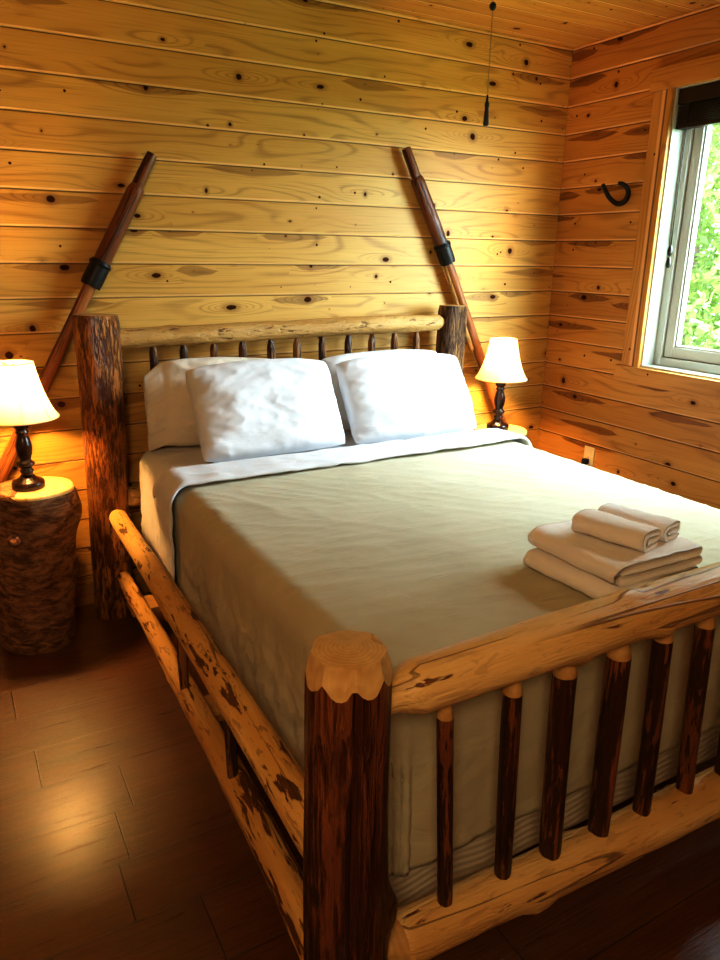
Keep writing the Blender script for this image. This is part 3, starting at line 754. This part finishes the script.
def zig(w, t, layers, z0=0):     # folded back and forth, first fold on the left (-x)
    p = []; x0, x1 = -w / 2, w / 2; s = 1
    for i in range(layers):
        z = z0 + t * (i + .5)
        a, b = (x1, x0) if s > 0 else (x0, x1)
        p += [(a, z), (a + (b - a) * .5, z), (b - math.copysign(.004, b - a), z)]
        if i < layers - 1: p += [(b + math.copysign(t * .35, b - a), z + t * .5)]
        s = -s
    return p
towel('bath_towel', 'thin folded white towel lying on the bedspread at the bottom of the towel stack', zig(.305, .022, 2), .0215, -.14, .14, (-1.592, -1.955, TZ), 4, m_towel, 1)
towel('bath_towel', 'thick folded white towel in the middle of the towel stack', zig(.295, .025, 2), .0245, -.14, .14, (-1.576, -1.947, TZ + .045), 0, m_towel, 2)
def loop_fold(w, t):
    return [(w * .40, t * .5), (0, t * .5), (-w * .42, t * .5), (-w * .5, t * 1.0), (-w * .5, t * 2.0), (-w * .42, t * 2.55), (0, t * 2.6), (w * .40, t * 2.5), (w * .5, t * 1.95), (w * .44, t * 1.5), (0, t * 1.55), (-w * .3, t * 1.52)]
towel('washcloth', 'small folded white washcloth on top of the towels, nearer to the camera', loop_fold(.088, .0165), .016, -.092, .092, (-1.600, -1.962, TZ + .096), 14, m_towel, 3, 'washcloth', 'washcloths on the towel stack')
towel('washcloth', 'small folded white washcloth on top of the towels, farther toward the window', loop_fold(.080, .0150), .0145, -.09, .09, (-1.503, -1.945, TZ + .096), 14, m_towel, 4, 'washcloth', 'washcloths on the towel stack')

# ------------------------------------------------------------------ stump night tables
def stump(label, p0, p1, r0, r1, seed, knots):
    t = thing('stump_table', label, 'side table', p0, 'tree stump bedside tables')
    lg = log_mb(p0, (p1[0], p1[1], p1[2] - .004), r0, r1, seed, .004, .045, 64, .014, mats=(0, 0), knots=knots)
    lg.build('bark', m_bark, t)
    # sanded top, with a dark rim of bark round it
    mb = MB(); n = 64; V, L, F = [], [], []; off = seed * 7.31
    Lz = (Vector(p1) - Vector(p0)).length
    for (k_, z) in ((0.0, .003), (.5, .003), (.90, .002), (.955, 0), (.965, -.012)):
        for k in range(n):
            a = 2 * PI * k / n; d = 1 + .072 * nz(math.sin(a) * -1.2 + off, math.cos(a) * 1.2, Lz * 3)
            V.append((p1[0] + r1 * d * k_ * math.cos(a), p1[1] + r1 * d * k_ * math.sin(a), p1[2] + z)); L.append((r1 * k_ * math.cos(a), r1 * k_ * math.sin(a), 0))
    for i in range(4):
        for k in range(n): F.append((i * n + k, i * n + (k + 1) % n, (i + 1) * n + (k + 1) % n, (i + 1) * n + k))
    mb.add(V, [f[::-1] for f in F], L); mb.build('tabletop', m_stumptop, t)
    return t
ST = stump('bark covered tree stump table on the floor left of the bed', (-2.788, -.235, 0), (-2.732, -.240, .630), .138, .140, 61, 3)
mb = log_mb((-2.83, -.355, .475), (-2.835, -.392, .478), .024, .021, 70, 0, .08, 18, end1='round', mats=(0, 1)); k_ = mb.build('branch_stub', [m_bark, m_bark], ST)
stump('bark covered tree stump table in the corner right of the bed', (-.490, -.225, 0), (-.482, -.225, .615), .130, .138, 62, 2)

# ------------------------------------------------------------------ lamps
def make_lamp(loc, label):
    t = thing('table_lamp', label, 'lamp', loc, 'bedside table lamps'); x, y, z = loc
    MB().lathe([(.0, .0), (.056, .0), (.0575, .004), (.0575, .020), (.055, .026), (.046, .031), (.030, .040), (.024, .048)], loc, 40).build('base', m_lamp, t)
    K = 1.13
    MB().lathe([(r, .046 + (h - .046) * K) for r, h in [(.024, .046), (.020, .054), (.024, .062), (.024, .066), (.019, .070), (.024, .078), (.030, .084), (.031, .090), (.024, .095), (.019, .099), (.020, .104),
                (.026, .120), (.029, .138), (.028, .154), (.022, .172), (.018, .184), (.022, .189), (.0235, .193), (.019, .197), (.019, .202), (.025, .208), (.027, .216), (.024, .222), (.019, .226), (.018, .232), (.0, .234)]], loc, 36).build('stem', m_lamp, t)
    MB().lathe([(.011, .255), (.011, .300), (.014, .305), (.014, .340), (.0, .342)], loc, 20).build('socket', m_black, t)
    MB().lathe([(.013, .340), (.016, .350), (.026, .372), (.028, .388), (.022, .404), (.010, .414), (.0, .416)], loc, 24).build('bulb', m_bulb, t)
    prof = [(.1300, .262), (.1310, .267), (.1220, .277), (.1100, .299), (.0980, .329), (.0870, .362), (.0780, .398), (.0705, .434), (.0660, .462)]
    mb = MB(); mb.lathe([(r, h) for r, h in prof], loc, 64, cap=False, lobes=8, lamp=.012)
    sh_ = mb.build('lamp_shade', m_shade, t); smoothmod(sh_, 1)
    for (r, h) in ((.1305, .264), (.0662, .462)):
        MB().tube([(x + r * math.cos(a * PI / 24), y + r * math.sin(a * PI / 24), z + h) for a in range(49)], .0026, 8, False).build('rim_trim', m_seam, sh_)
    for k in range(8):
        a = 2 * PI * k / 8; MB().tube([(x + (r + .0004) * math.cos(a), y + (r + .0004) * math.sin(a), z + h) for r, h in prof], .0013, 6).build('seam', m_seam, sh_)
    mb = MB()
    for k in range(3):
        a = 2 * PI * k / 3; mb.tube([(x, y, z + .443), (x + .066 * math.cos(a), y + .066 * math.sin(a), z + .458)], .0016, 6)
    mb.lathe([(.0, .418), (.004, .418), (.006, .432), (.005, .456), (.0, .461)], loc, 12)
    mb.build('shade_frame', m_chain, t)
    return t
LL, LR = (-2.752, -.250, .634), (-.506, -.225, .618)
lamp = make_lamp(LL, 'lit table lamp with cream shade on the stump left of the bed')
dup(lamp, LR, 'lit table lamp with cream shade on the stump in the far right corner')

# ------------------------------------------------------------------ wall poles
def wall_pole(label, top, band, foot, r, seed):
    """pole leaning flat on the wall: thin tip, thick shaft, black band, then a thinner butt with a slat beside it"""
    t = thing('wall_pole', label, 'pole', foot, 'leaning poles either side of the bed')
    T, B, Fo = Vector(top), Vector(band), Vector(foot); d = (Fo - T).normalized(); sd = d.cross(Vector((0, 1, 0))).normalized()
    L1 = (B - T).length
    tip = T + d * .125
    log_mb(T, tip + d * .02, r * .66, r * .70, seed, .001, .03, 20).build('tip', [m_pole, m_pole], t)
    log_mb(tip, B + d * .02, r * .96, r * 1.0, seed + 1, .002, .03, 24, end0='round', tl=.02).build('shaft', [m_pole, m_pole], t)
    mb = log_mb(B - d * .052, B + d * .052, r * 1.17, r * 1.2, seed + 2, 0, .015, 24)
    bo = mb.build('band', [m_band, m_band], t)
    log_mb(B - d * .046, B - d * .030, r * 1.3, r * 1.3, seed + 3, 0, .01, 24).build('collar', [m_band, m_band], bo)
    log_mb(B + d * .04, Fo, r * .74, r * .80, seed + 4, .002, .03, 22).build('butt', [m_polelow, m_polelow], t)
    return t, B, d, sd
yW = -.045
wall_pole('brown wooden pole leaning against the wall behind the left lamp', (-2.160, yW, 1.832), (-2.408, yW, 1.392), (-3.175, yW, .032), .033, 80)
t_, B, d, sd = wall_pole('brown wooden pole leaning behind the right bedpost with a thin stick beside it', (-1.006, yW, 1.940), (-.764, yW, 1.488), (-.045, yW, .030), .033, 90)
q = B - d * .03 - Vector((0, 0, 0)); off_ = -sd * .03 if (-sd).x < 0 else sd * .03
log_mb(B + off_ * .6 + d * .04, B + off_ * 1.15 + d * .52, .013, .013, 97, .001, .04, 14).build('stick', [m_headrail, m_tenon], t_)

# ------------------------------------------------------------------ horseshoe hook, outlet, pull chain
hk = thing('horseshoe_hook', 'dark bent horseshoe hook fixed to the right wall by the window', 'hook', (0, -.40, 1.73))
ctl = [Vector(v) for v in ((-.074, -.362, 1.816), (-.056, -.364, 1.790), (-.034, -.378, 1.754), (-.016, -.408, 1.729), (-.013, -.440, 1.731), (-.018, -.468, 1.748), (-.034, -.489, 1.774), (-.050, -.490, 1.795), (-.064, -.476, 1.810), (-.074, -.458, 1.814))]
pts = []
for i in range(len(ctl) - 1):
    q0, q1, q2, q3 = ctl[max(i - 1, 0)], ctl[i], ctl[i + 1], ctl[min(i + 2, len(ctl) - 1)]
    for k in range(4):
        t = k / 4; pts.append(.5 * ((2 * q1) + (q2 - q0) * t + (2 * q0 - 5 * q1 + 4 * q2 - q3) * t * t + (3 * q1 - q0 - 3 * q2 + q3) * t ** 3))
pts.append(ctl[-1])
MB().tube(pts, [.0085 + .004 * math.sin(PI * k / (len(pts) - 1)) for k in range(len(pts))], 12).build('shoe', m_iron, hk)
MB().tube([(.004, -.425, 1.731), (-.016, -.425, 1.731)], .009, 14).build('nail', m_iron, hk)

ot = thing('wall_outlet', 'ivory electrical outlet low on the right wall beyond the bed', 'outlet', (0, -.40, .446))
MB().box((-.006, -.435, .388), (.0005, -.365, .504), .002).build('cover_plate', m_ivory, ot)
for z in (.468, .424): MB().box((-.008, -.417, z - .015), (-.003, -.383, z + .015), .004).build('socket', m_ivory, ot)
MB().tube([(-.0062, -.40, .446), (-.0078, -.40, .446)], .003, 10).build('screw', m_chain, ot)
pg = thing('power_plug', 'black power plug pushed into the ivory wall outlet', 'plug', (-.008, -.395, .424))
MB().box((-.036, -.411, .410), (-.0085, -.379, .440), .006).build('plug_body', m_black, pg)
MB().tube([(-.034, -.392, .420), (-.050, -.385, .405), (-.050, -.36, .30), (-.03, -.31, .12), (-.04, -.28, .012), (-.12, -.16, .006), (-.30, -.07, .006)], .0035, 8).build('power_cord', m_black, pg)

px, py = -1.31, -1.0
pc = thing('pull_chain', 'beaded ceiling fan pull chain with a dark tassel knob hanging from the ceiling', 'pull chain', (px, py, ZC))
MB().lathe([(.0, ZC - .16), (.02, ZC - .158), (.045, ZC - .15), (.07, ZC - .12), (.075, ZC - .05), (.09, ZC - .02), (.09, ZC), (.0, ZC)], (px, py, 0), 32).build('switch_housing', m_lamp, pc)
MB().lathe([(.0, -.012), (.007, -.010), (.011, -.002), (.011, .004), (.006, .011), (.0, .012)], (px, py, 2.225), 16).build('connector', m_black, pc)
mb = MB()
for i in range(38):
    z = 2.215 - i * .0062
    mb.lathe([(.0005, -.0024), (.002, -.0014), (.0024, 0), (.002, .0014), (.0005, .0024)], (px, py, z), 8)
mb.tube([(px, py, ZC - .155), (px, py, 1.97)], .0008, 6)
mb.build('bead_chain', m_chain, pc)
MB().lathe([(.0, 1.884), (.0085, 1.885), (.0092, 1.893), (.0065, 1.93), (.0060, 1.938), (.0075, 1.943), (.0078, 1.950), (.004, 1.958), (.003, 1.975), (.0, 1.977)], (px, py, 0), 18).build('knob', m_black, pc)

# ------------------------------------------------------------------ outdoors beyond the window
mb = MB(); V, F = [], []; nx_, ny_ = 24, 24
for j in range(ny_ + 1):
    for i in range(nx_ + 1):
        x = .35 + 22 * i / nx_; y = -16 + 32 * j / ny_
        V.append((x, y, -.5 + .06 * max(0, x - 2) ** 1.25 + .25 * nz(x * .3, y * .3, 0)))
for j in range(ny_):
    for i in range(nx_): a = j * (nx_ + 1) + i; F.append((a, a + 1, a + nx_ + 2, a + nx_ + 1))
mb.add(V, F); tag(mb.build('ground', m_grass), kind='structure')
m_trunk = plain('grey brown trunk', (.10, .07, .045), .9)
def tree(label, x, y, h, rad, n, seed, ls):
    rg = random.Random(seed); z0 = -.5 + .06 * max(0, x - 2) ** 1.25
    t = thing('leafy_tree', label, 'tree', (x, y, z0), 'green trees outside the window')
    log_mb((x, y, z0 - .2), (x, y, z0 + h * .8), .09, .03, seed, .05, .08, 14, .15).build('trunk', [m_trunk, m_trunk], t)
    mb = MB(); V, F = [], []
    for i in range(n):
        while True:
            p = Vector((rg.uniform(-1, 1), rg.uniform(-1, 1), rg.uniform(-1, 1)))
            if p.length < 1 and (p.length > .35) and nz(p.x * 2.3 + seed, p.y * 2.3, p.z * 2.3) > -.22: break
        c = Vector((x + p.x * rad, y + p.y * rad, z0 + h * .56 + p.z * h * .50))
        a = Vector((rg.gauss(0, 1), rg.gauss(0, 1), rg.gauss(0, .7))).normalized(); b = a.orthogonal().normalized()
        b = (Matrix.Rotation(rg.uniform(0, 6.3), 3, a) @ b); s = ls * rg.uniform(.6, 1.3)
        k = len(V); V += [c - a * s, c + b * s * .45, c + a * s, c - b * s * .45]; F.append((k, k + 1, k + 2, k + 3))
    mb.add(V, F, smooth=False); mb.build('foliage', m_leaf, t)
tree('bright green leafy tree straight outside the left of the window', 3.7, 1.95, 5.2, 1.6, 15000, 1, .062)
tree('taller green tree farther back outside the window', 7.7, 4.9, 8.0, 2.2, 8000, 3, .13)
tree('broad green tree farther back outside, right of the tallest tree', 8.0, .2, 6.5, 2.1, 6000, 4, .13)

# ------------------------------------------------------------------ light
w = bpy.data.worlds.new('world'); scene.world = w; w.use_nodes = True
bg = w.node_tree.nodes['Background']; bg.inputs[0].default_value = (.70, .90, 1.0, 1); bg.inputs[1].default_value = 21.0
def light(kind, name, loc, energy, color, rot=None, **kw):
    l = bpy.data.lights.new(name, kind); l.energy = energy; l.color = color
    for k, v in kw.items(): setattr(l, k, v)
    o = bpy.data.objects.new(name, l); col.objects.link(o); o.location = loc
    if rot: o.rotation_euler = rot
    return o
sd_ = Vector((-1.0, .20, -.72))
light('SUN', 'hazy_sun', (6, -3, 6), 4.2, (.80, .93, 1.0), sd_.to_track_quat('-Z', 'Y').to_euler(), angle=R(48))
p_ = light('AREA', 'window_portal', (.16, (WY0 + WY1) / 2, (WZ0 + WZ1) / 2), 1, (1, 1, 1), (0, R(90), 0), shape='RECTANGLE', size=WZ1 - WZ0, size_y=WY0 - WY1)
p_.data.cycles.is_portal = True
WARM = (1.0, .55, .17)
for L_ in (LL, LR):
    light('POINT', 'lamp_light', (L_[0], L_[1], L_[2] + .378), 170.0, WARM, shadow_soft_size=.03)
light('AREA', 'fill_light', (-3.45, -3.7, 2.15), 14.0, (1.0, .72, .40), (Vector((-2.2, -1.3, .4)) - Vector((-3.45, -3.7, 2.15))).to_track_quat('-Z', 'Y').to_euler(), shape='RECTANGLE', size=.5, size_y=.4)  # added warm fill from behind the camera, no fixture there

scene.view_settings.view_transform = 'Standard'
scene.view_settings.look = 'None'
scene.view_settings.exposure = 1.0
scene.view_settings.gamma = 0.72
vs = scene.view_settings; vs.use_curve_mapping = True; cm = vs.curve_mapping     # soft highlight shoulder, like the photo's tone curve
cm.white_level = (4.0, 4.0, 4.0); cm.extend = 'HORIZONTAL'
cv = cm.curves[3]
for p_x, p_y in ((.05, .205), (.125, .48), (.20, .68), (.325, .83), (.55, .93)): cv.points.new(p_x, p_y)
cm.update()
